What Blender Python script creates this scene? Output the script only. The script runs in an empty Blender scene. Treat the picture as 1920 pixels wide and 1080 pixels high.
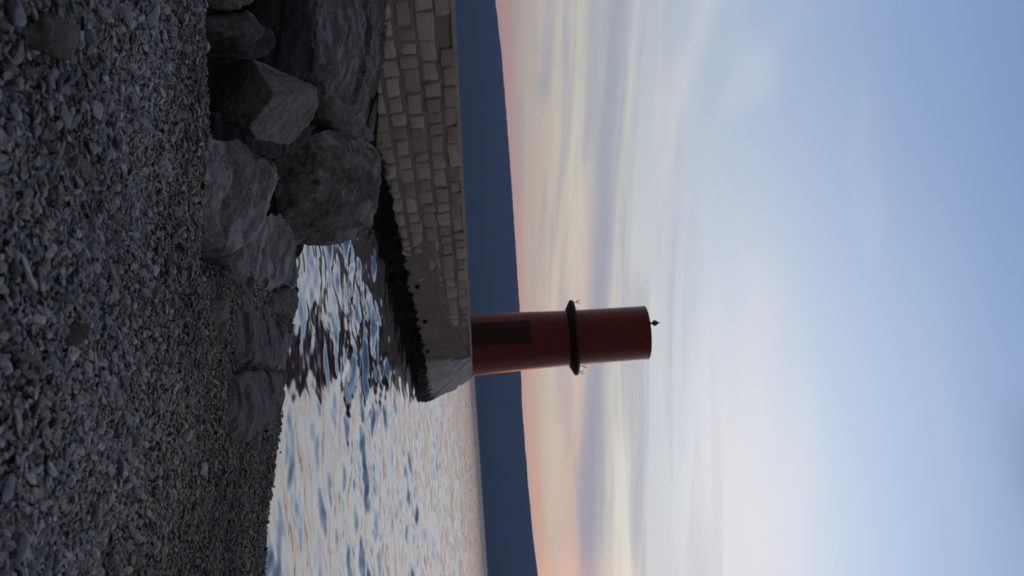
import bpy, bmesh, math, random
import numpy as np
from mathutils import Vector, Matrix, noise

random.seed(7)
rng = np.random.default_rng(7)
SC = bpy.context.scene
COL = SC.collection
R = math.radians

# ------------------------------------------------------------------ camera (the phone was held on its side)
EYE = Vector((0, 0, 1.9))
FPX, ROLL, PITCH = 1700.0, R(3.85), R(2.71)
FWD = Vector((0, math.cos(PITCH), math.sin(PITCH)))
UPP = Vector((0, -math.sin(PITCH), math.cos(PITCH)))
XW = Vector((1, 0, 0))
RT = XW * math.cos(ROLL) - UPP * math.sin(ROLL)      # right of the upright picture
UU = XW * math.sin(ROLL) + UPP * math.cos(ROLL)      # up of the upright picture
cd = bpy.data.cameras.new('camera')
cam = bpy.data.objects.new('camera', cd); COL.objects.link(cam)
cd.sensor_width = 36; cd.lens = FPX / 1920 * 36; cd.clip_start = 0.05; cd.clip_end = 60000
cxa, cya, cza = UU, -RT, -FWD
cam.matrix_world = Matrix(((cxa.x, cya.x, cza.x, EYE.x), (cxa.y, cya.y, cza.y, EYE.y), (cxa.z, cya.z, cza.z, EYE.z), (0, 0, 0, 1)))
SC.camera = cam
cd.dof.use_dof = True; cd.dof.focus_distance = 6.0; cd.dof.aperture_fstop = 4.0

# ------------------------------------------------------------------ render settings
SC.view_settings.view_transform = 'Standard'; SC.view_settings.look = 'None'
SC.view_settings.exposure = 0; SC.view_settings.gamma = 1
SC.render.engine = 'CYCLES'
SC.cycles.use_denoising = True
SC.cycles.max_bounces = 8
SC.cycles.volume_bounces = 1
SC.cycles.volume_max_steps = 64

# ------------------------------------------------------------------ node helpers
def srgb(r, g, b):
    f = lambda c: (c/255/12.92) if c/255 <= .04045 else ((c/255+.055)/1.055)**2.4
    return (f(r), f(g), f(b), 1)
class NT:
    def __init__(s, tree): s.t = tree; s.n = tree.nodes; s.l = tree.links
    def new(s, typ, **kw):
        n = s.n.new(typ)
        for k, v in kw.items():
            if k.startswith('i_'): n.inputs[k[2:].replace('_', ' ')].default_value = v
            else: setattr(n, k, v)
        return n
    def link(s, a, b): s.l.new(a, b)
    def math(s, op, a, b=None, c=None, clamp=False):
        n = s.n.new('ShaderNodeMath'); n.operation = op; n.use_clamp = clamp
        for i, v in enumerate((a, b, c)):
            if v is None: continue
            if isinstance(v, (int, float)): n.inputs[i].default_value = v
            else: s.l.new(v, n.inputs[i])
        return n.outputs[0]
    def maprange(s, v, a, b, c=0., d=1., smooth=True):
        n = s.n.new('ShaderNodeMapRange'); n.interpolation_type = 'SMOOTHSTEP' if smooth else 'LINEAR'
        s.l.new(v, n.inputs[0])
        for i, x in enumerate((a, b, c, d)): n.inputs[i+1].default_value = x
        return n.outputs[0]
    def ramp(s, fac, stops, interp='LINEAR'):
        n = s.n.new('ShaderNodeValToRGB'); cr = n.color_ramp; cr.interpolation = interp
        while len(cr.elements) < len(stops): cr.elements.new(0.5)
        for e, (p, c) in zip(cr.elements, stops): e.position = p
        for e, (p, c) in zip(cr.elements, stops): e.color = c if len(c) == 4 else (*c, 1)
        s.l.new(fac, n.inputs[0]); return n.outputs[0]
    def mix(s, fac, a, b, mode='MIX'):
        n = s.n.new('ShaderNodeMix'); n.data_type = 'RGBA'; n.blend_type = mode
        for sock, v in ((n.inputs[0], fac), (n.inputs[6], a), (n.inputs[7], b)):
            if isinstance(v, (int, float)): sock.default_value = v
            elif isinstance(v, tuple): sock.default_value = v if len(v) == 4 else (*v, 1)
            else: s.l.new(v, sock)
        return n.outputs[2]
    def noise(s, vec, scale, detail=4, rough=.55, dist=0.):
        n = s.n.new('ShaderNodeTexNoise'); n.inputs['Scale'].default_value = scale
        n.inputs['Detail'].default_value = detail; n.inputs['Roughness'].default_value = rough
        n.inputs['Distortion'].default_value = dist
        if vec is not None: s.l.new(vec, n.inputs['Vector'])
        return n.outputs[0]
    def comb(s, x, y, z):
        n = s.n.new('ShaderNodeCombineXYZ')
        for i, v in enumerate((x, y, z)):
            if isinstance(v, (int, float)): n.inputs[i].default_value = v
            else: s.l.new(v, n.inputs[i])
        return n.outputs[0]

# ------------------------------------------------------------------ world: dusk sky after sunset, brightest low down to the right
SUN_AZ, SUN_EL = R(30), R(1.0)
w = bpy.data.worlds.new('World'); SC.world = w; w.use_nodes = True
w.node_tree.nodes.clear(); N = NT(w.node_tree)
tc = N.new('ShaderNodeTexCoord'); sep = N.new('ShaderNodeSeparateXYZ'); N.link(tc.outputs['Generated'], sep.inputs[0])
X_, Y_, Z_ = sep.outputs
elev = N.math('MULTIPLY', N.math('ARCSINE', N.math('MINIMUM', N.math('MAXIMUM', Z_, -1.), 1.)), 57.2958)
azim = N.math('MULTIPLY', N.math('ARCTAN2', X_, Y_), 57.2958)
# streaky cloud coordinates, slightly tilted to the horizon
azc = N.math('MINIMUM', N.math('MAXIMUM', azim, -60.), 60.)
elt = N.math('ADD', elev, N.math('MULTIPLY', azc, 0.11))
wob = N.math('MULTIPLY', N.math('SUBTRACT', N.noise(N.comb(N.math('MULTIPLY', azim, .06), N.math('MULTIPLY', elev, .10), 3.), 1., 3), .5), 1.5)
elw = N.math('ADD', elt, wob)
f90 = N.math('DIVIDE', N.math('MAXIMUM', elw, 0.), 60.)
def st(lst): return [(e/60., srgb(*c)) for e, c in lst]
left = N.ramp(f90, st([(0, (198,172,160)), (1.5, (186,168,164)), (3., (203,188,168)), (5.8, (204,202,186)), (7.2, (190,194,190)), (8.1, (167,177,188)), (9.2, (184,192,198)),
                       (12.9, (174,188,206)), (16, (158,180,208)), (19, (146,171,207)), (25, (122,152,198)), (31, (106,138,187)), (40, (84,116,168)), (60, (56,84,132))]))
right = N.ramp(f90, st([(0, (248,204,156)), (4, (228,192,164)), (5.5, (242,214,176)), (7., (232,194,172)), (8.2, (180,174,188)), (9.6, (228,224,208)), (10.5, (233,230,216)), (11.8, (211,216,220)),
                        (15, (230,231,234)), (18, (226,228,234)), (21.5, (202,215,234)), (26, (174,196,226)), (31, (144,171,211)), (40, (104,136,186)), (60, (62,90,138))]))
azf = N.maprange(azim, -20., 18.)
sky = N.mix(azf, left, right)
# cloud veils: mauve-grey bands and creamy streaks at low elevation
strip = N.maprange(N.math('ADD', elev, N.math('MULTIPLY', wob, .12)), 3.95, 3.3)
sky = N.mix(N.math('MULTIPLY', strip, .9), sky, N.mix(N.maprange(azim, -18., 18.), srgb(214,158,146), srgb(255,192,146)))
cv = N.comb(N.math('MULTIPLY', azim, .05), N.math('MULTIPLY', elt, .75), 0.)
n1 = N.noise(cv, 1.0, 4, .5, .8)
low = N.math('MULTIPLY', N.maprange(elev, 2.6, 5.), N.maprange(elev, 17., 9.))
dk = N.math('MULTIPLY', N.math('MULTIPLY', N.maprange(n1, .45, .66), low), .6)
sky = N.mix(dk, sky, srgb(168,168,184))
n2 = N.noise(N.comb(N.math('MULTIPLY', azim, .045), N.math('MULTIPLY', elt, .6), 9.), 1.0, 4, .5, .8)
br = N.math('MULTIPLY', N.math('MULTIPLY', N.maprange(n2, .5, .72), low), .5)
sky = N.mix(br, sky, srgb(234,220,198))
n3 = N.noise(N.comb(N.math('MULTIPLY', azim, .03), N.math('MULTIPLY', elt, .14), 21.), 1.0, 3, .5, 1.0)
hi = N.math('MULTIPLY', N.maprange(elev, 9., 14.), N.maprange(elev, 30., 18.))
pk = N.math('MULTIPLY', N.math('MULTIPLY', N.maprange(n3, .45, .68), hi), .35)
sky = N.mix(pk, sky, srgb(228,224,226))
gs = N.maprange(N.math('ABSOLUTE', N.math('SUBTRACT', N.math('ADD', elt, N.math('MULTIPLY', wob, .5)), 8.3)), 1.15, .05)
gs = N.math('MULTIPLY', gs, N.maprange(N.noise(N.comb(N.math('MULTIPLY', azim, .09), N.math('MULTIPLY', elt, .2), 4.), 1., 3), .34, .56))
sky = N.mix(N.math('MULTIPLY', gs, .45), sky, srgb(158,162,174))
# small dusky cloud high on the right
sm = N.math('MULTIPLY', N.maprange(N.math('ABSOLUTE', N.math('SUBTRACT', elev, 32.)), 3., 0.), N.maprange(N.math('ABSOLUTE', N.math('SUBTRACT', azim, 14.)), 7., 0.))
sky = N.mix(N.math('MULTIPLY', sm, .55), sky, srgb(112,128,158))
hsv = N.new('ShaderNodeHueSaturation'); hsv.inputs['Saturation'].default_value = .87; N.link(sky, hsv.inputs['Color']); sky = hsv.outputs[0]
# bright afterglow right of the frame
gl = N.math('MULTIPLY', N.maprange(N.math('ABSOLUTE', N.math('SUBTRACT', azim, 33.)), 18., 0.), N.maprange(elev, 12., 0.))
sky = N.mix(gl, sky, (5.5, 1.8, .6, 1))
# the sky behind the viewer is already dark
bk = N.maprange(N.math('MULTIPLY', Y_, 1.), .35, -.55)
back = N.ramp(N.math('DIVIDE', N.math('MAXIMUM', elev, 0.), 90.), [(0, (.17,.135,.12)), (.2, (.14,.12,.12)), (.6, (.12,.112,.12)), (1, (.13,.13,.14))])
sky = N.mix(bk, sky, back)
sky = N.mix(N.maprange(elev, 42., 66.), sky, (.16, .155, .165, 1))
nis = N.new('ShaderNodeTexSky', sky_type='NISHITA', sun_disc=False, sun_elevation=SUN_EL, sun_rotation=SUN_AZ)
bg1 = N.new('ShaderNodeBackground'); N.link(sky, bg1.inputs[0]); bg1.inputs[1].default_value = 1.10
bg2 = N.new('ShaderNodeBackground'); N.link(nis.outputs[0], bg2.inputs[0]); bg2.inputs[1].default_value = 0.004
ad = N.new('ShaderNodeAddShader'); N.link(bg1.outputs[0], ad.inputs[0]); N.link(bg2.outputs[0], ad.inputs[1])
wo = N.new('ShaderNodeOutputWorld'); N.link(ad.outputs[0], wo.inputs[0])
# sun: just at the horizon on the right, almost spent
sl = bpy.data.lights.new('sun', 'SUN'); sl.energy = 0.5; sl.angle = R(6); sl.color = (1, .42, .2)
so = bpy.data.objects.new('sun', sl); COL.objects.link(so)
sd = Vector((math.sin(SUN_AZ)*math.cos(SUN_EL), math.cos(SUN_AZ)*math.cos(SUN_EL), math.sin(SUN_EL)))
so.rotation_euler = sd.to_track_quat('Z', 'Y').to_euler()

# ------------------------------------------------------------------ object helpers
def tag(o, label=None, cat=None, group=None, kind=None):
    if label: o['label'] = label
    if cat: o['category'] = cat
    if group: o['group'] = group
    if kind: o['kind'] = kind
    return o
def link_mesh(name, me, mat=None, parent=None):
    o = bpy.data.objects.new(name, me); COL.objects.link(o)
    if mat: me.materials.append(mat)
    if parent: o.parent = parent; o.matrix_parent_inverse = parent.matrix_world.inverted()
    return o
def bm_obj(name, bm, mat, parent=None, smooth=True):
    bmesh.ops.recalc_face_normals(bm, faces=bm.faces)
    me = bpy.data.meshes.new(name); bm.to_mesh(me); bm.free()
    if smooth: me.polygons.foreach_set('use_smooth', [True]*len(me.polygons))
    return link_mesh(name, me, mat, parent)
def empty(name, loc):
    o = bpy.data.objects.new(name, None); COL.objects.link(o); o.location = loc
    bpy.context.view_layer.update(); return o
def np_mesh(name, V, F, mat, cols=None, smooth=True, parent=None):
    me = bpy.data.meshes.new(name)
    k = F.shape[1]
    me.vertices.add(len(V)); me.vertices.foreach_set('co', V.astype(np.float32).ravel())
    me.loops.add(F.size); me.loops.foreach_set('vertex_index', F.astype(np.int32).ravel())
    me.polygons.add(len(F)); me.polygons.foreach_set('loop_start', np.arange(0, F.size, k, dtype=np.int32))
    me.polygons.foreach_set('use_smooth', np.full(len(F), smooth))
    if cols is not None:
        a = me.color_attributes.new('tint', 'FLOAT_COLOR', 'POINT'); a.data.foreach_set('color', cols.astype(np.float32).ravel())
    me.update(calc_edges=True); me.validate()
    return link_mesh(name, me, mat, parent)

def ray(x, y):
    return (FWD*FPX + UU*(x-960) + RT*(y-540)).normalized()
def PT(x, y, d):
    v = FWD*FPX + UU*(x-960) + RT*(y-540)
    return EYE + v*(d/v.y)

# ------------------------------------------------------------------ materials
def new_mat(name):
    m = bpy.data.materials.new(name); m.use_nodes = True; m.node_tree.nodes.clear()
    n = NT(m.node_tree); out = n.new('ShaderNodeOutputMaterial'); b = n.new('ShaderNodeBsdfPrincipled')
    n.link(b.outputs[0], out.inputs[0]); return m, n, b
def bump(n, b, h, strength=.5, dist=.02):
    k = n.new('ShaderNodeBump'); k.inputs['Strength'].default_value = strength; k.inputs['Distance'].default_value = dist
    n.link(h, k.inputs['Height']); n.link(k.outputs[0], b.inputs['Normal'])
def coords(n): return n.new('ShaderNodeTexCoord').outputs['Object']

def rock_mat(name, a, b_, c, rough=.8, scale=1., blk=.55, bs=.5, patch=.5):
    m, n, b = new_mat(name); co = coords(n)
    big = n.noise(co, 2.2*scale, 6, .6, .2); fine = n.noise(co, 30*scale, 5, .7); mid = n.noise(co, 8*scale, 5, .6)
    vo = n.new('ShaderNodeTexVoronoi', feature='F1'); vo.inputs['Scale'].default_value = 11*scale; n.link(co, vo.inputs['Vector'])
    col = n.ramp(big, [(.38, a), (.5, b_), (.62, c)])
    col = n.mix(n.math('MULTIPLY', n.maprange(mid, .42, .6), .6), tuple(x*.55 for x in b_[:3])+(1,), col)
    off = n.new('ShaderNodeVectorMath', operation='ADD'); n.link(co, off.inputs[0]); off.inputs[1].default_value = (5, 3, 8)
    p1 = n.noise(off.outputs[0], 3.4*scale, 6, .62, .3)
    lite = tuple(min(c[k]*(1.25, 1.3, 1.5)[k], .9) for k in range(3))+(1,)
    col = n.mix(n.math('MULTIPLY', n.maprange(p1, .52, .60), patch), col, lite)
    rim = n.maprange(n.math('ABSOLUTE', n.math('SUBTRACT', p1, .46)), .018, .0)
    col = n.mix(n.math('MULTIPLY', rim, .55), col, tuple(x*.35 for x in a[:3])+(1,))
    col = n.mix(n.math('MULTIPLY', n.maprange(fine, .50, .68), .5), col, lite)
    col = n.mix(n.math('MULTIPLY', n.maprange(fine, .46, .36), .5), col, tuple(x*.5 for x in a[:3])+(1,))
    pit = n.maprange(mid, .38, .32)
    col = n.mix(n.math('MULTIPLY', pit, blk), col, tuple(x*.25 for x in a[:3])+(1,))
    n.link(col, b.inputs['Base Color']); b.inputs['Roughness'].default_value = rough
    b.inputs['Specular IOR Level'].default_value = .2
    h = n.math('ADD', n.math('MULTIPLY', fine, .3), n.math('ADD', n.math('MULTIPLY', mid, .8), n.math('MULTIPLY', n.maprange(p1, .44, .48), .35)))
    bump(n, b, h, bs, .03/scale)
    return m
M_rock = rock_mat('grey_rock', (.085,.078,.07), (.155,.142,.13), (.21,.195,.18), patch=.75)
M_pale = rock_mat('pale_rock', (.15,.14,.135), (.18,.17,.165), (.21,.20,.19), blk=.2, bs=.25, patch=.2)
M_brown = rock_mat('brown_rock', (.045,.04,.034), (.075,.068,.06), (.11,.10,.088))
M_wet = rock_mat('wet_dark_rock', (.020,.021,.019), (.040,.037,.033), (.065,.06,.054), rough=.7, patch=.35)
M_gap_shade = rock_mat('gap_shade_rock', (.006,.007,.006), (.012,.013,.011), (.022,.022,.02), rough=.8, patch=.1)  # hollow rocks coloured near-black to paint in the shade under the overhang
M_alga = rock_mat('brown_green_weed', (.008,.009,.005), (.018,.018,.012), (.036,.034,.024), scale=1.2, rough=.9, patch=.5, bs=.8)
M_crust = rock_mat('crusted_rock', (.045,.041,.036), (.08,.075,.068), (.115,.107,.097), scale=2.2, rough=.75, patch=.45)
M_slab = rock_mat('rubble_concrete', (.055,.05,.042), (.11,.10,.085), (.17,.155,.135), scale=1.3, bs=.8, blk=.8, patch=.7)

# gravel
M_grav, n, b = new_mat('gravel_stones'); co = coords(n)
at = n.new('ShaderNodeVertexColor', layer_name='tint')
gn = n.noise(co, 90, 4, .6)
col = n.mix(n.maprange(gn, .3, .7), at.outputs[0], n.mix(.5, at.outputs[0], (.02, .02, .02, 1)))
n.link(col, b.inputs['Base Color']); b.inputs['Roughness'].default_value = .62; b.inputs['Specular IOR Level'].default_value = .4
bump(n, b, gn, .35, .004)
M_soil, n, b = new_mat('wet_sand'); co = coords(n)
g1 = n.noise(co, 60, 6, .7); g2 = n.noise(co, 1.5, 4)
tv = n.new('ShaderNodeVertexColor', layer_name='tint')
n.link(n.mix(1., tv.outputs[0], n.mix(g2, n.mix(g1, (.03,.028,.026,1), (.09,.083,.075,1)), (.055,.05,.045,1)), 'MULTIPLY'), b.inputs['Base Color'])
b.inputs['Roughness'].default_value = .95; b.inputs['Specular IOR Level'].default_value = .05; bump(n, b, g1, .8, .012)

# masonry wall with a dark weed band along the waterline
def wall_mat(name, a, c, weed=True, warm=(.0,.0,.0)):
    m, n, b = new_mat(name); co = coords(n)
    geo = n.new('ShaderNodeNewGeometry'); sp = n.new('ShaderNodeSeparateXYZ'); n.link(geo.outputs['Position'], sp.inputs[0])
    big = n.noise(co, 1.3, 5, .6); fine = n.noise(co, 14, 6, .65); vor = n.noise(co, 3.1, 2, .4)
    col = n.mix(n.maprange(big, .3, .7), a, c)
    isl = n.new('ShaderNodeNewGeometry')
    rnd = isl.outputs['Random Per Island']
    col = n.mix(n.maprange(rnd, .62, .72), col, n.mix(n.maprange(rnd, .84, .86), (.27,.245,.19,1), (.31,.25,.22,1)))
    rn2 = n.math('FRACT', n.math('MULTIPLY', rnd, 7.3))
    col = n.mix(n.math('MULTIPLY', rn2, .5), col, tuple(x*.62 for x in a[:3])+(1,))
    col = n.mix(n.math('MULTIPLY', n.maprange(fine, .45, .7), .35), col, tuple(x*.5 for x in a[:3])+(1,))
    col = n.mix(n.math('MULTIPLY', n.maprange(vor, .55, .72), .3), col, (.16,.13,.075,1))
    if weed:
        hz = n.math('ADD', sp.outputs[2], n.math('MULTIPLY', n.math('SUBTRACT', n.noise(co, 2.6, 6, .7), .5), .6))
        col = n.mix(n.maprange(hz, .46, .36), col, (.011,.012,.009,1))
    n.link(col, b.inputs['Base Color']); b.inputs['Roughness'].default_value = .85
    b.inputs['Specular IOR Level'].default_value = .3
    bump(n, b, fine, .6, .03)
    return m
M_stone = wall_mat('wall_stone', (.37,.31,.26,1), (.45,.385,.33,1))
M_mortar = wall_mat('wall_mortar', (.17,.148,.122,1), (.22,.19,.16,1))
M_render = wall_mat('wall_render', (.36,.31,.27,1), (.43,.375,.335,1))
M_head = wall_mat('head_concrete', (.34,.34,.35,1), (.55,.54,.53,1))
def plain(name, c, rough=.5, spec=.5, nz=.0, metal=0.):
    m, n, b = new_mat(name)
    co = coords(n); f = n.noise(co, 6, 6, .65)
    col = n.mix(n.math('MULTIPLY', n.maprange(f, .35, .75), nz), (*c, 1), tuple(x*.4 for x in c)+(1,))
    n.link(col, b.inputs['Base Color']); b.inputs['Roughness'].default_value = rough
    b.inputs['Specular IOR Level'].default_value = spec; b.inputs['Metallic'].default_value = metal
    bump(n, b, f, .12, .02)
    return m
M_red = plain('red_paint', (.17,.022,.026), .28, .2, .55)
M_dark = plain('dark_red_iron', (.035,.014,.014), .6, .4, .3)
M_door = plain('black_door', (.042,.017,.017), .6, .2, .4)
M_metal = plain('green_metal', (.03,.045,.042), .5, .5, .3)

# water
M_water, n, b = new_mat('sea_water')
geo = n.new('ShaderNodeNewGeometry'); pos = geo.outputs['Position']
mp = n.new('ShaderNodeMapping'); mp.inputs['Scale'].default_value = (.7, 1.0, 1.); n.link(pos, mp.inputs[0])
w1 = n.noise(mp.outputs[0], 1.9, 3, .5, .4); w2 = n.noise(mp.outputs[0], 7., 2, .5)
w3 = n.noise(mp.outputs[0], .35, 2, .5)
b.inputs['Base Color'].default_value = (.014, .034, .042, 1); b.inputs['Roughness'].default_value = .10
b.inputs['Coat Tint'].default_value = (1, 1, 1, 1); b.inputs['Specular Tint'].default_value = (.90, .97, .96, 1)
b.inputs['Coat Weight'].default_value = 1.; b.inputs['Coat Roughness'].default_value = .10; b.inputs['Coat IOR'].default_value = 1.4
b.inputs['IOR'].default_value = 1.42
h = n.math('ADD', n.math('ADD', n.math('MULTIPLY', w1, .55), n.math('MULTIPLY', w2, .07)), n.math('MULTIPLY', w3, .9))
bump(n, b, h, .22, .10)
M_hill, n, b = new_mat('forest_hill'); co = coords(n)
f = n.noise(co, .004, 6, .6)
n.link(n.mix(f, (.012,.022,.022,1), (.035,.05,.04,1)), b.inputs['Base Color']); b.inputs['Roughness'].default_value = 1.; b.inputs['Specular IOR Level'].default_value = 0.

# ------------------------------------------------------------------ terrain
def sstep(a, b, x):
    t = np.clip((x-a)/(b-a), 0, 1); return t*t*(3-2*t)
def shore_s(X, Y):
    ds = np.where(X > .5, 9.45-(X-.5)*.98, 9.45+(.5-X)*.75)
    s1 = (ds-Y)*.95
    dx, dy = (-2.6+.4), (18-10.); L = math.hypot(dx, dy)
    s2 = -(((X+.4)*dy-(Y-10.)*dx)/L)                     # land left of that line
    s2 = np.where(Y > 9, s2, -50)
    return np.maximum(s1, s2)
def terr(X, Y):
    X = np.asarray(X, float); Y = np.asarray(Y, float)
    s = shore_s(X, Y)
    z = np.where(s > 0, .122*s, .16*s)
    z = np.where(s > 8.2, .122*8.2+(s-8.2)*.02, z)
    # hollow with the boulders behind the gravel crest, on the left
    hol = sstep(4.25, 4.95, Y)*sstep(-.05, -.45, X)*sstep(14., 9., Y)
    z = z*(1-hol) + np.minimum(z, .12)*hol
    z = np.where((Y > 11) & (s > 0), z + np.clip((Y-11)*.12, 0, .4)*sstep(-1.5, -3.5, X), z)
    z = z + .018*np.sin(X*3.1+Y*1.7)*np.sin(Y*2.3-X*1.1) + .01*np.sin(X*7.3+1)*np.sin(Y*6.1)
    return np.clip(z, -1.2, 1.6)
def terr1(x, y): return float(terr(x, y))
def hit(x, y):
    r = ray(x, y); t = .5
    while t < 60:
        p = EYE + r*t
        if p.z <= terr1(p.x, p.y): return p
        t += .01
    return p
def grid(xs, ys, zf):
    XX, YY = np.meshgrid(xs, ys); V = np.stack([XX, YY, zf(XX, YY)], -1).reshape(-1, 3)
    nx, ny = len(xs), len(ys); i = (np.arange(ny-1)[:, None]*nx+np.arange(nx-1)[None]).ravel()
    return V, np.stack([i, i+1, i+nx+1, i+nx], -1)
V, F = grid(np.arange(-14, 9.01, .08), np.arange(-6, 21.01, .08), terr)
V[:, 2] -= .012
hol_shade = (sstep(4.3, 4.6, V[:, 1])*sstep(.2, -.2, V[:, 0]))[:, None]
bc = np.concatenate([1-hol_shade*.85*np.ones((1, 3)), np.ones((len(V), 1))], 1)  # beach tint darkened in the hollow: its shade is put into the colour
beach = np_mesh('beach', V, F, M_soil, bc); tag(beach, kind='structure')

# sea: fine waves close by, one large sheet beyond with the same material
K = []
for i in range(64):
    lam = .16*(1.9/.16)**rng.random(); th = R(-90)+rng.normal()*R(48)
    K.append((2*math.pi/lam, th, rng.random()*6.28, lam*.0039*(1.3 if lam > .5 else 1.05)))
def waves(X, Y):
    z = np.zeros_like(X)
    XX = X + .12*np.sin(Y*1.3+X*.7) ; YY = Y + .12*np.sin(X*1.1-Y*.6)
    for k, th, ph, a in K: z = z + a*np.sin(k*(math.cos(th)*XX+math.sin(th)*YY)+ph)
    far = 1-.05*np.clip((np.hypot(X, Y)-11)/14, 0, 1)
    patch = far*(.8+.35*np.sin(X*.55+1.+.3*np.sin(Y*.4))*np.sin(Y*.42+.7))
    return z*patch
rad = [6.0]
while rad[-1] < 420: rad.append(rad[-1]*1.0045)
rad = np.array(rad); ang = np.linspace(R(-32), R(34), 520)
RR, AA = np.meshgrid(rad, ang, indexing='ij'); XX = RR*np.sin(AA); YY = RR*np.cos(AA)
edge = np.clip((rad[-1]-RR)/40, 0, 1)*sstep(6.0, 6.6, RR)*sstep(R(-32), R(-30), AA)*sstep(R(34), R(32), AA)
ZZ = waves(XX, YY)*edge
nx, ny = len(ang), len(rad); i = (np.arange(ny-1)[:, None]*nx+np.arange(nx-1)[None]).ravel()
Vn = np.stack([XX, YY, ZZ], -1).reshape(-1, 3); Fn = np.stack([i, i+1, i+nx+1, i+nx], -1)
# outer ring pieces: from the fine patch to the far shore, flat, sharing the border positions
def arc(r): return np.stack([r*np.sin(ang), r*np.cos(ang), 0*ang], -1)
outs = [arc(rad[-1])]; r = rad[-1]
for r in (600, 1000, 2500, 5200): outs.append(arc(r))
Vo = np.concatenate(outs); ii = (np.arange(len(outs)-1)[:, None]*nx+np.arange(nx-1)[None]).ravel()
Fo = np.stack([ii, ii+1, ii+nx+1, ii+nx], -1)
V = np.concatenate([Vn, Vo]); F = np.concatenate([Fn, Fo+len(Vn)])
# left and right of the patch
def side(a0, a1):
    aa = np.linspace(a0, a1, 30); rr = np.array([6, 15, 40, 150, rad[-1], 600, 1000, 2500, 5200.])
    A, Rr = np.meshgrid(aa, rr); v = np.stack([Rr*np.sin(A), Rr*np.cos(A), 0*A], -1).reshape(-1, 3)
    k = (np.arange(len(rr)-1)[:, None]*30+np.arange(29)[None]).ravel(); return v, np.stack([k, k+1, k+31, k+30], -1)
for a0, a1 in ((R(-75), R(-32)), (R(34), R(80))):
    v, f = side(a0, a1); F = np.concatenate([F, f+len(V)]); V = np.concatenate([V, v])
sea = np_mesh('sea', V, F, M_water); tag(sea, kind='structure')

# ------------------------------------------------------------------ far hills across the water
HP = [(-900,60),(-500,66),(-200,74),(0,82),(50,84.8),(100,88),(150,89.4),(200,90.4),(300,92.3),(400,93),(500,92.6),(581,92.6),(696,87),(760,84.3),(920,84.5),(1000,85.6),(1080,88.8),(1300,98),(1700,90),(2400,70),(3200,50)]
hu = [h[0] for h in HP]; hh = [h[1] for h in HP]
azs = np.linspace(-.75, 1.15, 700); deps = np.linspace(0, 1, 40)
rows = []
for t in deps:
    D = 5000 + 2600*t
    for a in azs:
        u = 540 + 1700*math.tan(a) if abs(a) < 1.2 else 540
        crest = np.interp(u, hu, hh)/1700/math.cos(a)*1.0
        Dc = 5000+2600*.7
        prof = math.sin(min(t/.7, 1)*math.pi/2)**.9 if t < .7 else 1-.8*((t-.7)/.3)**1.5
        px, py = D*math.sin(a), D*math.cos(a)
        rid = noise.fractal(Vector((px*.0012, py*.0012, 0)), 1., 2., 5)
        fine = noise.fractal(Vector((px*.012, py*.012, 3)), 1., 2., 3)
        zc = crest*Dc*math.cos(a)*prof
        zc *= 1 + (.28*rid if abs(t-.7) > .02 else .0)*math.sin(math.pi*min(t/.7, 1))
        zc = min(zc, crest*D*math.cos(a)*.985) if abs(t-.7) > .02 else zc
        rows.append((px, py, zc + (3.0*fine if t > .05 else 0) - (4 if t == 0 else 0)))
V = np.array(rows); nx = len(azs); i = (np.arange(len(deps)-1)[:, None]*nx+np.arange(nx-1)[None]).ravel()
hills = np_mesh('hills', V, np.stack([i, i+1, i+nx+1, i+nx], -1), M_hill); tag(hills, kind='structure')

# ------------------------------------------------------------------ rocks
def rock(name, pts, mat, label, cat, seed=0, rough=.02, bev=.025, res=.05, group=None):
    bm = bmesh.new()
    for p in pts: bm.verts.new(p)
    bmesh.ops.convex_hull(bm, input=bm.verts)
    bmesh.ops.delete(bm, geom=[v for v in bm.verts if not v.link_faces], context='VERTS')
    bmesh.ops.dissolve_limit(bm, angle_limit=R(12), verts=bm.verts, edges=bm.edges)
    bmesh.ops.bevel(bm, geom=list(bm.edges), offset=bev, segments=2, profile=.6, affect='EDGES', clamp_overlap=True)
    bmesh.ops.recalc_face_normals(bm, faces=bm.faces)
    me = bpy.data.meshes.new('t'); bm.to_mesh(me); bm.free()
    to = bpy.data.objects.new('t', me); COL.objects.link(to)
    rm = to.modifiers.new('r', 'REMESH'); rm.mode = 'VOXEL'; rm.voxel_size = res*.55
    ev = to.evaluated_get(bpy.context.evaluated_depsgraph_get()); me2 = bpy.data.meshes.new_from_object(ev)
    bm = bmesh.new(); bm.from_mesh(me2)
    bpy.data.objects.remove(to); bpy.data.meshes.remove(me); bpy.data.meshes.remove(me2)
    bm.normal_update()
    k = 1/(rough*14)
    new = []
    for v in bm.verts:
        q = v.co + Vector((seed*7.1, seed*3.3, 0))
        d = noise.fractal(q*k*.6, .8, 2., 6)*rough*1.5 - max(0., .12-abs(noise.noise(q*k*.55)))*rough*7 + (noise.cell(q*k*.7+Vector((0, 0, noise.noise(q*k)*.3)))-.5)*rough*.9
        new.append(v.co + v.normal*d)
    for v, c in zip(bm.verts, new): v.co = c
    c = sum((v.co for v in bm.verts), Vector())/len(bm.verts); c.z = min(v.co.z for v in bm.verts)
    for v in bm.verts: v.co -= c
    o = bm_obj(name, bm, mat); o.location = c
    tag(o, label, cat, group); return o
def plane_d(tri, pts):
    a, b_, c = [PT(*t) for t in tri]; nn = (b_-a).cross(c-a); out = []
    for x, y in pts:
        r = ray(x, y); p = EYE + r*((a-EYE).dot(nn)/r.dot(nn)); out.append((x, y, p.y))
    return out
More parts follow.
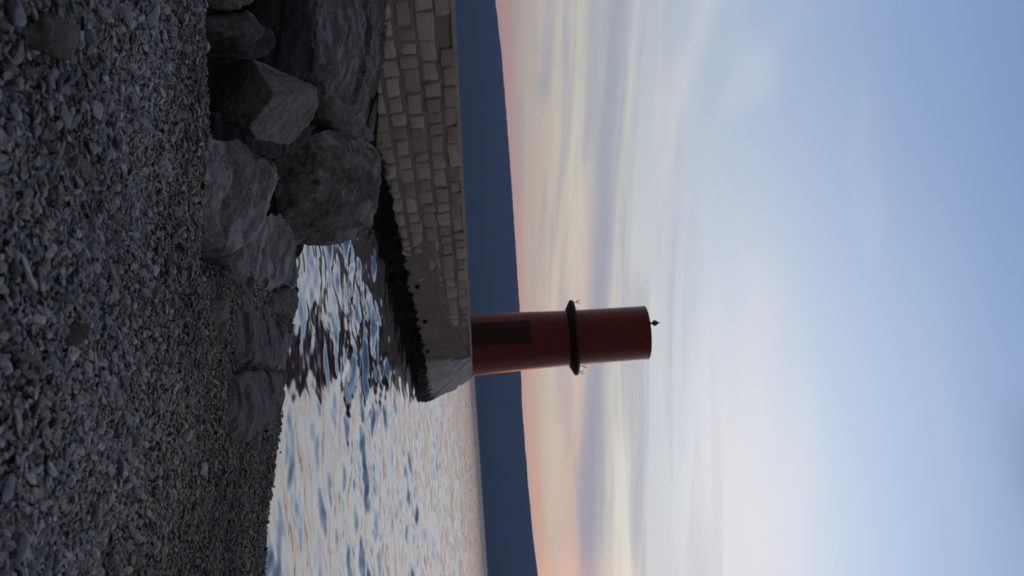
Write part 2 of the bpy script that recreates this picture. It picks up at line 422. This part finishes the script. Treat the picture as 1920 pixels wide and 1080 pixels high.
def boulder(outline, back, mat, label, seed, cat='boulder', shrink=.4, sink=0., **kw):
    P = [PT(*p) for p in outline]; c = sum(P, Vector())/len(P)
    B = []
    for p in P:
        q = p + (c-p)*shrink; q = q + Vector((q.x-EYE.x, q.y-EYE.y, 0)).normalized()*back; q.z -= .04*back; B.append(q)
    if sink:
        B += [Vector((p.x, p.y, p.z-sink)) for p in P if p.z < c.z]
    return rock('boulder', P+B, mat, label, cat, seed, **kw)
G1 = 'boulders heaped beside the pier'
Rg = [(468,236,4.98), (515,178,5.02)]
rightf = plane_d(Rg+[(545,274,5.42)], [(596,163),(482,262),(540,274),(580,236),(600,200)])
leftf = plane_d(Rg+[(440,110,5.45)], [(470,108),(404,114),(400,172),(414,228)])
boulder(Rg+rightf+leftf+[(548,140,leftf[0][2]+.02)], .42, M_pale, 'angular boulder with a pale smooth face, standing behind the gravel crest', 1, shrink=.45, group=G1, rough=.004, bev=.006, res=.018)
boulder([(380,22,5.0),(468,20,5.3),(499,58,5.3),(480,86,5.2),(462,104,5.2),(380,108,5.0),(430,60,4.85)], .4, M_brown,
        'small dark pointed boulder above the pale-faced boulder in the photo, at the gravel edge', 2, sink=.2, group=G1, rough=.012)
boulder([(380,-60,5.0),(450,-60,5.3),(476,-20,5.3),(472,12,5.25),(440,22,5.1),(380,18,5.0)], .4, M_rock, 'dark grey boulder cut off by the top edge of the photo, at the gravel edge', 3, sink=.2, group=G1, rough=.012)
boulder([(378,258,4.55),(440,262,4.9),(500,296,5.15),(518,328,5.3),(492,386,5.25),(460,466,5.05),(432,480,4.9),(385,446,4.55),(376,350,4.45),(450,360,4.85)],
        .35, M_rock, 'flat grey slab of rock with a pale worn rim, tilted up out of the gravel', 4, sink=.3, group=G1, rough=.010, shrink=.15, bev=.008, res=.024)
boulder([(530,300,8.9),(585,258,9.0),(612,240,9.2),(690,254,9.6),(714,296,9.6),(716,352,9.6),(700,422,9.6),(668,448,9.5),(640,460,9.4),(530,462,9.2),(500,440,8.9),(500,350,8.8),(600,350,8.75),(650,330,9.0)],
        1.0, M_rock, 'largest rounded boulder standing at the water edge below the pier wall', 5, sink=.3, group=G1, rough=.022, bev=.02, res=.035)
boulder([(430,486,5.9),(470,440,6.1),(498,392,6.5),(530,392,7.4),(546,440,7.9),(552,480,8.6),(558,540,9.0),(500,560,7.2),(450,540,6.0),(510,470,6.9)],
        .3, M_rock, 'low mottled rock lying between the flat slab and the largest boulder', 6, sink=.35, group=G1, rough=.02, shrink=.1)
boulder([(480,-60,7.2),(570,-60,7.6),(588,20,7.8),(582,90,7.9),(592,150,8.0),(604,196,8.2),(560,205,8.0),(520,150,7.4),(480,90,7.2)], .8, M_gap_shade,
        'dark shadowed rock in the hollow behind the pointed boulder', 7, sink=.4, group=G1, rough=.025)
boulder([(608,176,9.4),(640,184,9.6),(668,212,10.0),(706,262,10.6),(690,270,10.4),(640,250,9.8),(614,220,9.5)], .4, M_pale,
        'small bluish slab leaning between the concrete apron and the largest boulder', 8, sink=.25, group=G1, rough=.015)
boulder([(520,205,7.4),(560,225,8.0),(600,235,8.6),(560,285,8.2),(510,300,7.2),(490,262,6.9)], .5, M_gap_shade, 'shade-blackened rock wedged in the gap below the pale-faced boulder', 9, sink=.4, group=G1, rough=.02)
boulder([(398,196,5.9),(440,232,6.3),(500,262,6.6),(520,290,6.6),(470,300,6.3),(400,262,5.9)], .5, M_gap_shade, 'added shade-black filler rock deep in the gap between the pale-faced boulder and the flat slab', 10, sink=.4, group=G1, rough=.02)  # filler rock added to keep this gap dark
boulder([(395,96,5.9),(450,98,6.2),(500,110,6.6),(520,80,6.8),(500,40,6.6),(400,60,5.9)], .5, M_gap_shade, 'added shade-black filler rock in the gap behind the small pointed boulder', 12, sink=.4, group=G1, rough=.02)  # second filler, added to black out the hollow here
# the broken concrete apron between boulders and wall
ap = [PT(*p) for p in [(562,-160,8.8),(566,-40,8.9),(572,90,9.1),(590,160,9.3),(600,-160,8.9),(604,-40,9.1),(612,90,9.35),(622,180,9.7),
                       (728,-160,12.2),(727,-40,13.0),(722,60,14.2),(714,130,15.2),(708,225,16.6),(702,256,15.5),(664,250,11.5)]]
ap += [p-Vector((0, 0, .5)) for p in ap[:4]] + [Vector((p.x, p.y, p.z-.9)) for p in ap[8:]]
rock('concrete_apron', ap, M_slab, 'broad rough concrete apron sloping up to the foot of the pier wall', 'concrete slab', 11, rough=.06, bev=.05, res=.07)

def low_rock(outline, h, mat, label, seed, inner=(), group=G1, **kw):
    P = [hit(x, y) for x, y in outline]; c = sum(P, Vector())/len(P)
    pts = [p - Vector((0, 0, .08)) for p in P] + [p.lerp(c, .12) + Vector((0, 0, h*.55)) for p in P] + [p.lerp(c, .45)+Vector((0, 0, h*random.uniform(.8, 1.15))) for p in P]
    for x, y, hz in inner: pts.append(hit(x, y)+Vector((0, 0, hz)))
    return rock('low_rock', pts, mat, label, 'rock', seed, group=group, **kw)
low_rock([(392,470),(430,488),(470,535),(505,575),(530,625),(535,655),(520,690),(470,705),(420,690),(392,640),(380,560)], .13, M_crust,
         'broad low dark rock shelf crusted with gravel, nearest the flat pale-rimmed slab', 21, rough=.03, bev=.02, res=.035)
low_rock([(418,690),(450,672),(500,672),(530,690),(524,730),(516,770),(505,805),(480,832),(436,842),(418,820),(408,760)], .12, M_crust,
         'smooth dark low rock by the waterline, farthest from the pier', 22, rough=.018, bev=.03, res=.035)
low_rock([(498,545),(545,528),(556,560),(548,600),(520,615),(500,590)], .10, M_brown, 'small dark rock right at the water edge beside the low mottled rock', 23, rough=.015)
low_rock([(520,618),(546,622),(536,668),(528,700),(515,700),(512,650)], .06, M_rock, 'narrow grey ledge washed by the water beside the broad low dark rock', 24, rough=.012)
low_rock([(28,40),(70,22),(118,40),(138,85),(120,122),(80,112),(45,92)], .06, M_brown, 'brown half-buried rock among the gravel at the upper left of the photo', 25, rough=.008, res=.02, bev=.012)

# ------------------------------------------------------------------ gravel: countless pebbles in one mesh
def ico(sub):
    bm = bmesh.new(); bmesh.ops.create_icosphere(bm, subdivisions=sub, radius=1)
    v = np.array([x.co[:] for x in bm.verts]); f = np.array([[q.index for q in fc.verts] for fc in bm.faces]); bm.free(); return v, f
def variants(sub, n):
    v, f = ico(sub); out = []
    for _ in range(n):
        q = v.copy()
        for _c in range(7):                        # chop flat facets
            d = rng.normal(size=3); d /= np.linalg.norm(d); lim = rng.uniform(.42, .78)
            t = q@d; q = q - np.outer(np.maximum(t-lim, 0), d)
        out.append(q*(1+rng.normal(size=(len(v), 1))*.05))
    return out, f
def stones_np(X, Y, S, sub, lift, cols, nv=10):
    vs, f = variants(sub, nv); nvt = len(vs[0]); n = len(X)
    VV = np.empty((n, nvt, 3)); kind = rng.integers(0, nv, n)
    base = np.stack(vs)[kind]
    sc = np.stack([S*rng.uniform(.85, 1.5, n), S*rng.uniform(.6, 1., n), S*rng.uniform(.22, .5, n)], -1)
    p = base*sc[:, None, :]
    tx, ty, tz = rng.normal(size=n)*.36, rng.normal(size=n)*.36, rng.random(n)*6.28
    def rot(p, a, i, j):
        c, s = np.cos(a)[:, None], np.sin(a)[:, None]; q = p.copy()
        q[..., i] = p[..., i]*c-p[..., j]*s; q[..., j] = p[..., i]*s+p[..., j]*c; return q
    p = rot(rot(rot(p, tz, 0, 1), tx, 1, 2), ty, 0, 2)
    # lie along the slope
    Z = terr(X, Y)
    p[..., 0] += X[:, None]; p[..., 1] += Y[:, None]; p[..., 2] += (Z+lift)[:, None]
    FF = (np.arange(n)[:, None, None]*nvt + f[None]).reshape(-1, 3)
    CC = np.repeat(np.concatenate([cols, np.ones((n, 1))], 1), nvt, 0)
    return p.reshape(-1, 3), FF, CC
def pebble_cols(X, Y, n):
    base = np.array([.225, .217, .215])
    t = rng.random(n)
    val = np.exp(rng.normal(size=n)*.48)*.9
    c = base[None]*val[:, None]
    w_ = rng.random(n)[:, None]
    c = c*np.where(w_ < .55, 1., np.where(w_ < .85, np.array([1.12, 1.0, .82]), np.array([.8, .98, 1.12])))
    s = shore_s(X, Y)
    wet = (1-.38*sstep(6.6, 3.4, s))
    n2 = np.array([noise.noise(Vector((x*1.1, y*1.1, 5))) for x, y in zip(X, Y)])
    c = c*wet[:, None]*(1+.8*n2)[:, None]
    br = (rng.random(n) < .04)[:, None]; c = np.where(br, np.array([.34, .34, .35])*wet[:, None], c)
    warm = sstep(7.0, 4.2, s)[:, None]; c = c*(1-warm*np.array([-.04, .04, .24]))*(1-(1-warm)*np.array([.05, .015, -.07]))
    return np.clip(c, .012, .45)
SOLO = np.array([hit(x, y)[:2] for x, y in ((207,130),(186,146),(78,152),(12,20),(14,212),(20,160),(24,1028),(82,878),(112,852),(247,440),(272,398),(36,500),(105,526),(64,540),(352,514),(312,932),(218,880))])
def scatter(dens, y0, y1, smin, smed, sub, lift, sig=.45, big=None):
    xm = lambda y: .39*y+.35
    area_n = int(dens*(y1-y0)*2*xm(y1))
    X = rng.uniform(-xm(y1), xm(y1), area_n); Y = rng.uniform(y0, y1, area_n)
    ok = (np.abs(X) < xm(Y)) & (shore_s(X, Y) > -.35) & ~((X < -.35) & (Y > 4.9))
    ok &= (np.hypot(X[:, None]-SOLO[None, :, 0], Y[:, None]-SOLO[None, :, 1]) > .016).all(1)
    X, Y = X[ok], Y[ok]; n = len(X)
    S = np.clip(np.exp(rng.normal(size=n)*sig)*smed, smin, smed*3.2)
    return stones_np(X, Y, S, sub, rng.uniform(-.3, .55, n)*S + lift, pebble_cols(X, Y, n))
parts = [scatter(7600, 1.2, 3.3, .003, .0066, 2, .0), scatter(800, 1.2, 3.3, .006, .0112, 2, .004, .42),
         scatter(4400, 3.3, 5.6, .004, .0086, 1, .0), scatter(500, 3.3, 5.6, .009, .0155, 1, .004, .3),
         scatter(2300, 5.6, 10.2, .005, .0105, 1, .0), scatter(260, 5.6, 10.2, .01, .019, 1, .003, .3)]
VV, FF, CC, off = [], [], [], 0
for v, f, c in parts: VV.append(v); FF.append(f+off); CC.append(c); off += len(v)
gr = np_mesh('gravel', np.concatenate(VV), np.concatenate(FF), M_grav, np.concatenate(CC), smooth=False)
tag(gr, 'loose dark grey and bluish gravel covering the beach', 'gravel', kind='stuff')

# single stones that stand out of the gravel
def solo(x, y, L, W, yaw, c, label, tilt=.15):
    p = hit(x, y); bm = bmesh.new()
    bmesh.ops.create_icosphere(bm, subdivisions=3, radius=1)
    rs = random.Random(int(x*13+y)); 
    for _ in range(10):
        d = Vector((rs.gauss(0, 1), rs.gauss(0, 1), rs.gauss(0, .6))).normalized(); lim = rs.uniform(.5, .82)
        for v in bm.verts:
            t = v.co.dot(d)
            if t > lim: v.co -= d*(t-lim)
    for v in bm.verts: v.co = Vector((v.co.x*L/2*1.15, v.co.y*W/2*1.15, v.co.z*W*.32))
    m, n, b = new_mat('stone'); f = n.noise(coords(n), 60, 5, .6)
    n.link(n.mix(f, tuple(q*.6 for q in c)+(1,), tuple(min(q*1.35, .9) for q in c)+(1,)), b.inputs['Base Color']); b.inputs['Roughness'].default_value = .6
    bump(n, b, f, .4, .004)
    o = bm_obj('stone', bm, m); o.location = p + Vector((0, 0, W*.12+.014)); o.rotation_euler = (-tilt-.1, rs.uniform(-.1, .1), yaw)
    tag(o, label, 'stone', 'larger stones lying on the gravel')
BL, GY, PL = (.17,.19,.24), (.19,.18,.18), (.30,.31,.33)
for a in [(207,130,.026,.02,.4,(.28,.09,.035),'small orange-brown stone, the only one of that colour in the gravel'),
          (186,146,.05,.018,1.75,(.22,.25,.32),'narrow bluish stone lying right beside the small orange-brown one'),
          (78,152,.05,.034,.6,BL,'bluish angular stone just below the brown half-buried rock'),
          (12,20,.085,.06,.2,BL,'large bluish stone in the upper left corner of the photo'),
          (14,212,.04,.032,.8,(.2,.23,.29),'squarish blue-grey stone at the left photo edge under the bluish angular one'),
          (20,160,.034,.028,.3,GY,'roundish grey stone at the left photo edge under the corner stone'),
          (24,1028,.06,.042,-.5,BL,'large smooth bluish stone in the lower left corner of the photo'),
          (82,878,.062,.028,.9,PL,'long pale stone lying aslant a little above the lower left corner stone'),
          (112,852,.045,.03,.4,BL,'bluish flat stone touching the long pale aslant stone'),
          (247,440,.06,.02,1.57,(.2,.23,.31),'long straight bluish stone in the middle of the gravel, pointing away to the water'),
          (272,398,.045,.022,1.0,PL,'short pale stone next to the long straight bluish one'),
          (36,500,.07,.018,.75,PL,'thin pale sliver of stone lying aslant near the left photo edge'),
          (105,526,.026,.02,.2,(.15,.19,.32),'small deep blue stone below the thin pale sliver'),
          (64,540,.03,.024,0,(.25,.24,.25),'small light grey stone between the thin sliver and the deep blue one'),
          (352,514,.035,.022,.5,(.24,.25,.3),'pale stone at the upper edge of the gravel before the broad low dark rock'),
          (312,932,.03,.022,.7,PL,'single light stone on the fine dark gravel nearest the open water'),
          (218,880,.07,.05,.3,BL,'broad bluish stone half sunk in gravel, right of the long pale aslant one')]:
    solo(*a)

# ------------------------------------------------------------------ pier
def WY(u): return 32.5*545/(1280-u)
def WX(u): return (u-540)/1700*WY(u)
WD = Vector((.399, .917, 0)).normalized(); WN = Vector((.917, -.399, 0)).normalized()    # along the wall, out of the wall
W0 = Vector((WX(-230), WY(-230), 0)); s_end = (Vector((WX(662), WY(662), 0))-W0).length
def wp(s, z, o=0.): return W0 + WD*s + WN*o + Vector((0, 0, z))
def ztop(s): return 1.97 - .13*s/s_end
def s_of_u(u): return (Vector((WX(u), WY(u), 0))-W0).length
pier = empty('stone_pier', wp(s_end*.5, 0, -2.3)); tag(pier, 'low stone harbour pier with coursed block wall and dark weed along its foot', 'pier')
bm = bmesh.new()
def quadbox(bm, a, b, c, d, thick, nrm):
    pass
# core (mortar face with slight batter), width 5 m
ns = 60; secs = []
for i in range(ns+1):
    s = s_end*1.0*i/ns; zt = ztop(s)
    prof = [(-.9, .16), (0, .10), (zt-.16, 0.), (zt-.05, -.03), (zt-.05, -5.0), (-.9, -5.2)]
    secs.append([bm.verts.new(wp(s, z, o)) for z, o in prof])
for a, b_ in zip(secs, secs[1:]):
    for j in range(6): bm.faces.new((a[j], a[(j+1) % 6], b_[(j+1) % 6], b_[j]))
bm.faces.new(secs[0]); bm.faces.new(list(reversed(secs[-1])))
bm_obj('wall_core', bm, M_mortar, pier, smooth=False)
# coursed blocks
def add_block(bm, s0, s1, z0, z1, o0, o1, depth=.14, bev=.022, jit=.012):
    rs = random
    vs = []
    for s in (s0, s1):
        for z, o in ((z0, o0), (z1, o1)):
            for q in (0, 1):
                vs.append(bm.verts.new(wp(s+rs.uniform(-jit, jit), z+rs.uniform(-jit, jit), o-(depth if q else 0)+(0 if q else rs.uniform(-jit, jit)))))
    a = vs
    fs = [(a[0], a[2], a[6], a[4]), (a[1], a[5], a[7], a[3]), (a[0], a[1], a[3], a[2]), (a[4], a[6], a[7], a[5]), (a[0], a[4], a[5], a[1]), (a[2], a[3], a[7], a[6])]
    faces = [bm.faces.new(f) for f in fs]
    es = list({e for f in faces for e in f.edges})
    bmesh.ops.bevel(bm, geom=es, offset=bev, segments=3, profile=.5, affect='EDGES', clamp_overlap=True)
bm = bmesh.new(); H = .325
s_pl, s_soft = s_of_u(448), s_of_u(520)
for c in range(6):
    s = random.uniform(-.2, 0)
    while s < s_end-.25:
        L = random.uniform(.30, .72) if c else random.uniform(.4, .85)
        if s > s_of_u(600): break
        e = min(s+L, s_end-.12); zt = ztop(s)
        z1 = zt - .012 - c*H if c == 0 else zt - c*H + random.uniform(-.012, .012); z0 = zt-(c+1)*H + .036
        if not (c == 0 and s_of_u(28) > s > s_of_u(-30)):
            prot = .016*(1 if s < s_soft else .5)
            off = lambda z: .10*(1-max(z, 0)/zt) + prot + random.uniform(-.012, .016)*(1 if s < s_soft else .2)
            g = random.uniform(.010, .026)
            r = random.random()
            add_block(bm, s+g, e-g, z0 + (random.uniform(0, .03)), z1, off(z0), off(z1), bev=random.uniform(.025, .07), jit=.024)
        s = e
bm_obj('block_courses', bm, M_stone, pier)
# smoother cement render on the seaward half
bm = bmesh.new(); nS, nZ = 150, 26; g = []
for i in range(nS+1):
    s = s_pl-.25 + (s_end-s_pl+.30)*i/nS; row = []
    top = ztop(s)-2*H - .01 if s < s_of_u(560) else ztop(s)-2*H+ (s-s_of_u(560))/(s_end-s_of_u(560))*.6
    for j in range(nZ+1):
        z = -.5 + (top+.5)*j/nZ
        o = .10*(1-max(z, 0)/1.9) + .018 + .024*min(max((s-s_pl)/3.5, 0), 1) + .022*noise.fractal(Vector((s*1.3, z*1.3, 4)), 1., 2., 5)
        ss = s + (.9*noise.noise(Vector((z*2.5, 1, 7)))*max(0, 1-i/14))
        if i == 0 or j == nZ: o -= .06
        row.append(bm.verts.new(wp(ss, z + (.05*noise.noise(Vector((s*2, 3, 1))) if j == nZ else 0), o)))
    g.append(row)
for a, b_ in zip(g, g[1:]):
    for j in range(nZ): bm.faces.new((a[j], b_[j], b_[j+1], a[j+1]))
bmesh.ops.solidify(bm, geom=list(bm.faces), thickness=.04)
bm_obj('cement_render', bm, M_render, pier)
# coping strip along the top edge and the walkway
bm = bmesh.new(); sec = []
for i in range(121):
    s = s_end*i/120; zt = ztop(s) + .008*noise.noise(Vector((s*1.5, 0, 0)))
    sec.append([bm.verts.new(wp(s, z, o)) for z, o in ((zt-.05, .02), (zt+.012, .015), (zt+.02, 0), (zt+.02, -4.9), (zt-.045, -4.9))])
for a, b_ in zip(sec, sec[1:]):
    for j in range(5): bm.faces.new((a[j], a[(j+1) % 5], b_[(j+1) % 5], b_[j]))
bm.faces.new(sec[0]); bm.faces.new(list(reversed(sec[-1])))
bm_obj('coping', bm, M_stone, pier, smooth=False)
# shaggy weed along the foot
bm = bmesh.new(); g = []
for i in range(420):
    s = s_of_u(300)+(s_end+.6-s_of_u(300))*i/419; row = []
    for j, (z, o) in enumerate(((-.3, .85), (-.05, .72), (.05, .56), (.13, .42), (.22, .30), (.33, .19), (.40, .06))):
        q = Vector((s*2.2, z*5, 2)); f_ = noise.fractal(q, .7, 2., 5)
        row.append(bm.verts.new(wp(s, z + .10*f_*(j > 1), o + .16*f_ + .05*noise.noise(q*4))))
    g.append(row)
for a, b_ in zip(g, g[1:]):
    for j in range(6): bm.faces.new((a[j], b_[j], b_[j+1], a[j+1]))
bmesh.ops.solidify(bm, geom=list(bm.faces), thickness=.03)
bm_obj('weed_fringe', bm, M_alga, pier)
# pier head: broken pale concrete, flared foot
hp = [Vector(p) for p in [(2.02,28.6,1.79),(2.6,30.6,1.79),(3.38,34.6,1.79),(3.62,36.6,1.79),(3.5,39.5,1.79),(2.2,41.3,1.79),(-.5,41.3,1.79),(-2.6,38,1.79),(-2.6,31,1.79),
      (2.1,28.2,.6),(2.9,29.6,.75),(2.12,28.1,-.7),(3.1,29.0,-.6),(3.68,30.6,.16),(3.78,30.9,-.6),(3.98,34.4,.2),(4.2,37,-.6),(4.0,40.5,-.6),(2.4,42.5,-.7),(-1,42.5,-.7),(-3,38,-.7),(-2.6,31,-.7)]]
hd = rock('pier_head', hp, M_head, '', '', 31, rough=.06, bev=.04, res=.11)
for k in ('label', 'category'):
    if k in hd: del hd[k]
bpy.context.view_layer.update(); hd.parent = pier; hd.matrix_parent_inverse = pier.matrix_world.inverted()
# drain stubs low on the wall
for (x, y) in ((783,537),(797,602),(802,658),(821,700)):
    r = ray(x, y); pn = WN; p0 = wp(0, 0, .12)
    t = (p0-EYE).dot(pn)/r.dot(pn)
    if y > 690: t *= 1.0
    p = EYE+r*t
    bm = bmesh.new(); bmesh.ops.create_cone(bm, cap_ends=True, segments=14, radius1=.065, radius2=.055, depth=.16)
    bmesh.ops.bevel(bm, geom=[e for e in bm.edges if len(e.link_faces) == 2 and any(len(f.verts) > 4 for f in e.link_faces)], offset=.01, segments=1, affect='EDGES')
    bmesh.ops.rotate(bm, verts=bm.verts, matrix=WN.to_track_quat('Z', 'Y').to_matrix()); bmesh.ops.translate(bm, verts=bm.verts, vec=p)
    bm_obj('drain_pipe', bm, M_door, pier)

# ------------------------------------------------------------------ lighthouse
LD = 36.0
base = PT(886.5, 646.3, LD); LX, LZ = base.x, 1.85
lh = empty('lighthouse', (LX, LD, LZ)); tag(lh, 'squat dark red round lighthouse with gallery ring, at the end of the stone pier', 'lighthouse')
def lathe(name, prof, mat, parent, seg=96, cap=True, cen=(0, 0)):
    bm = bmesh.new(); rings = []
    for r, z in prof:
        rings.append([bm.verts.new((LX+cen[0]+r*math.cos(2*math.pi*i/seg), LD+cen[1]+r*math.sin(2*math.pi*i/seg), LZ+z)) for i in range(seg)])
    for a, b_ in zip(rings, rings[1:]):
        for i in range(seg): bm.faces.new((a[i], a[(i+1) % seg], b_[(i+1) % seg], b_[i]))
    if cap: bm.faces.new(rings[0]); bm.faces.new(rings[-1])
    o = bm_obj(name, bm, mat, parent)
    m = o.modifiers.new('split', 'EDGE_SPLIT'); m.split_angle = R(35)
    return o
def rz(z): return 1.235 - (1.235-1.10)*min(z/3.75, 1) if z < 3.75 else 1.10-.035*(z-3.75)/3.2
lathe('tower', [(rz(z), z) for z in (-.1, .5, 1, 1.6, 2.2, 2.8, 3.4, 3.75, 4.3, 5, 5.8, 6.4, 6.95)], M_red, lh)
lathe('gallery', [(1.09, 3.80), (1.22, 3.87), (1.44, 3.98), (1.51, 4.04), (1.50, 4.13), (1.08, 4.13)], M_dark, lh, cap=False)
lathe('roof', [(1.0, 6.90), (1.073, 6.955), (1.073, 6.99), (1.04, 7.01), (.6, 7.04), (.02, 7.05)], M_dark, lh)
# door: recessed look, a tall arched-top leaf in a frame, following the tower's face
def door_patch(name, ang0, ang1, z0, z1, r_off, mat, thick=.05):
    bm = bmesh.new(); gg = []
    for i in range(13):
        a = ang0+(ang1-ang0)*i/12; row = []
        for j in range(9):
            z = z0+(z1-z0)*j/8; cut = .05 if (j == 8 and i in (0, 12)) else 0
            r = rz(z)+r_off; row.append(bm.verts.new((LX+r*math.sin(a), LD-r*math.cos(a), LZ+z-cut)))
        gg.append(row)
    for a, b_ in zip(gg, gg[1:]):
        for j in range(8): bm.faces.new((a[j], b_[j], b_[j+1], a[j+1]))
    bmesh.ops.recalc_face_normals(bm, faces=bm.faces); bmesh.ops.solidify(bm, geom=list(bm.faces), thickness=thick)
    return bm_obj(name, bm, mat, lh, smooth=False)
ca = R(-21)
door_patch('door_frame', ca-.395, ca+.395, .04, 2.33, .045, M_dark)
dr = door_patch('door', ca-.345, ca+.345, .08, 2.26, .056, M_door)
bm = bmesh.new(); bmesh.ops.create_cube(bm, size=1)
a_ = ca+.27; r_ = rz(1.1)+.10
for v in bm.verts: v.co = Vector((LX+r_*math.sin(a_)+v.co.x*.035, LD-r_*math.cos(a_)+v.co.y*.06, LZ+1.1+v.co.z*.16))
bmesh.ops.bevel(bm, geom=list(bm.edges), offset=.01, segments=2, affect='EDGES')
bm_obj('handle', bm, M_metal, dr)
# finial lamp on the roof
fin = (-.36, -.1)
fo = lathe('roof_lamp', [(.06, 7.0), (.05, 7.2), (.04, 7.22), (.04, 7.25), (.10, 7.28), (.125, 7.34), (.10, 7.41), (.03, 7.50), (.008, 7.58)], M_metal, lh, seg=20, cen=fin)
# remains of the railing
for k in range(8):
    a = R(5+45*k); cx, cy = LX+1.40*math.cos(a), LD+1.40*math.sin(a)
    bm = bmesh.new()
    def rod(p, q, r):
        p, q = Vector(p), Vector(q); d = q-p
        g_ = bmesh.ops.create_cone(bm, cap_ends=True, segments=8, radius1=r, radius2=r, depth=d.length)
        bmesh.ops.rotate(bm, verts=g_['verts'], matrix=d.to_track_quat('Z', 'Y').to_matrix()); bmesh.ops.translate(bm, verts=g_['verts'], vec=(p+q)/2)
    z0 = LZ+4.12; t = Vector((-math.sin(a), math.cos(a), 0)); o_ = Vector((math.cos(a), math.sin(a), 0)); c0 = Vector((cx, cy, z0))
    rod(c0, c0+Vector((0, 0, .22)), .014); rod(c0+Vector((0, 0, .14)), c0+o_*.10+Vector((0, 0, .20)), .012)
    rod(c0+Vector((0, 0, .22)), c0-o_*.08+Vector((0, 0, .27)), .012); rod(c0+o_*.10+Vector((0, 0, .20)), c0+o_*.06+Vector((0, 0, .29)), .012)
    bm_obj('railing_stub', bm, M_metal, lh)

# ------------------------------------------------------------------ air
bm = bmesh.new(); bmesh.ops.create_cube(bm, size=1)
x0, x1, y0, y1, z0, z1 = -9000, 9000, -30, 9000, -6, 450
for v in bm.verts: v.co = Vector(((x0+x1)/2+v.co.x*(x1-x0), (y0+y1)/2+v.co.y*(y1-y0), (z0+z1)/2+v.co.z*(z1-z0)))
m = bpy.data.materials.new('haze'); m.use_nodes = True; m.node_tree.nodes.clear(); n = NT(m.node_tree)
out = n.new('ShaderNodeOutputMaterial'); pv = n.new('ShaderNodeVolumePrincipled')
pv.inputs['Color'].default_value = (.40, .56, .92, 1); pv.inputs['Density'].default_value = 9.5e-5; pv.inputs['Anisotropy'].default_value = 0.
n.link(pv.outputs[0], out.inputs['Volume'])
hz = bm_obj('haze', bm, m, smooth=False); tag(hz, 'thin blue evening haze over the bay', 'haze', kind='stuff')
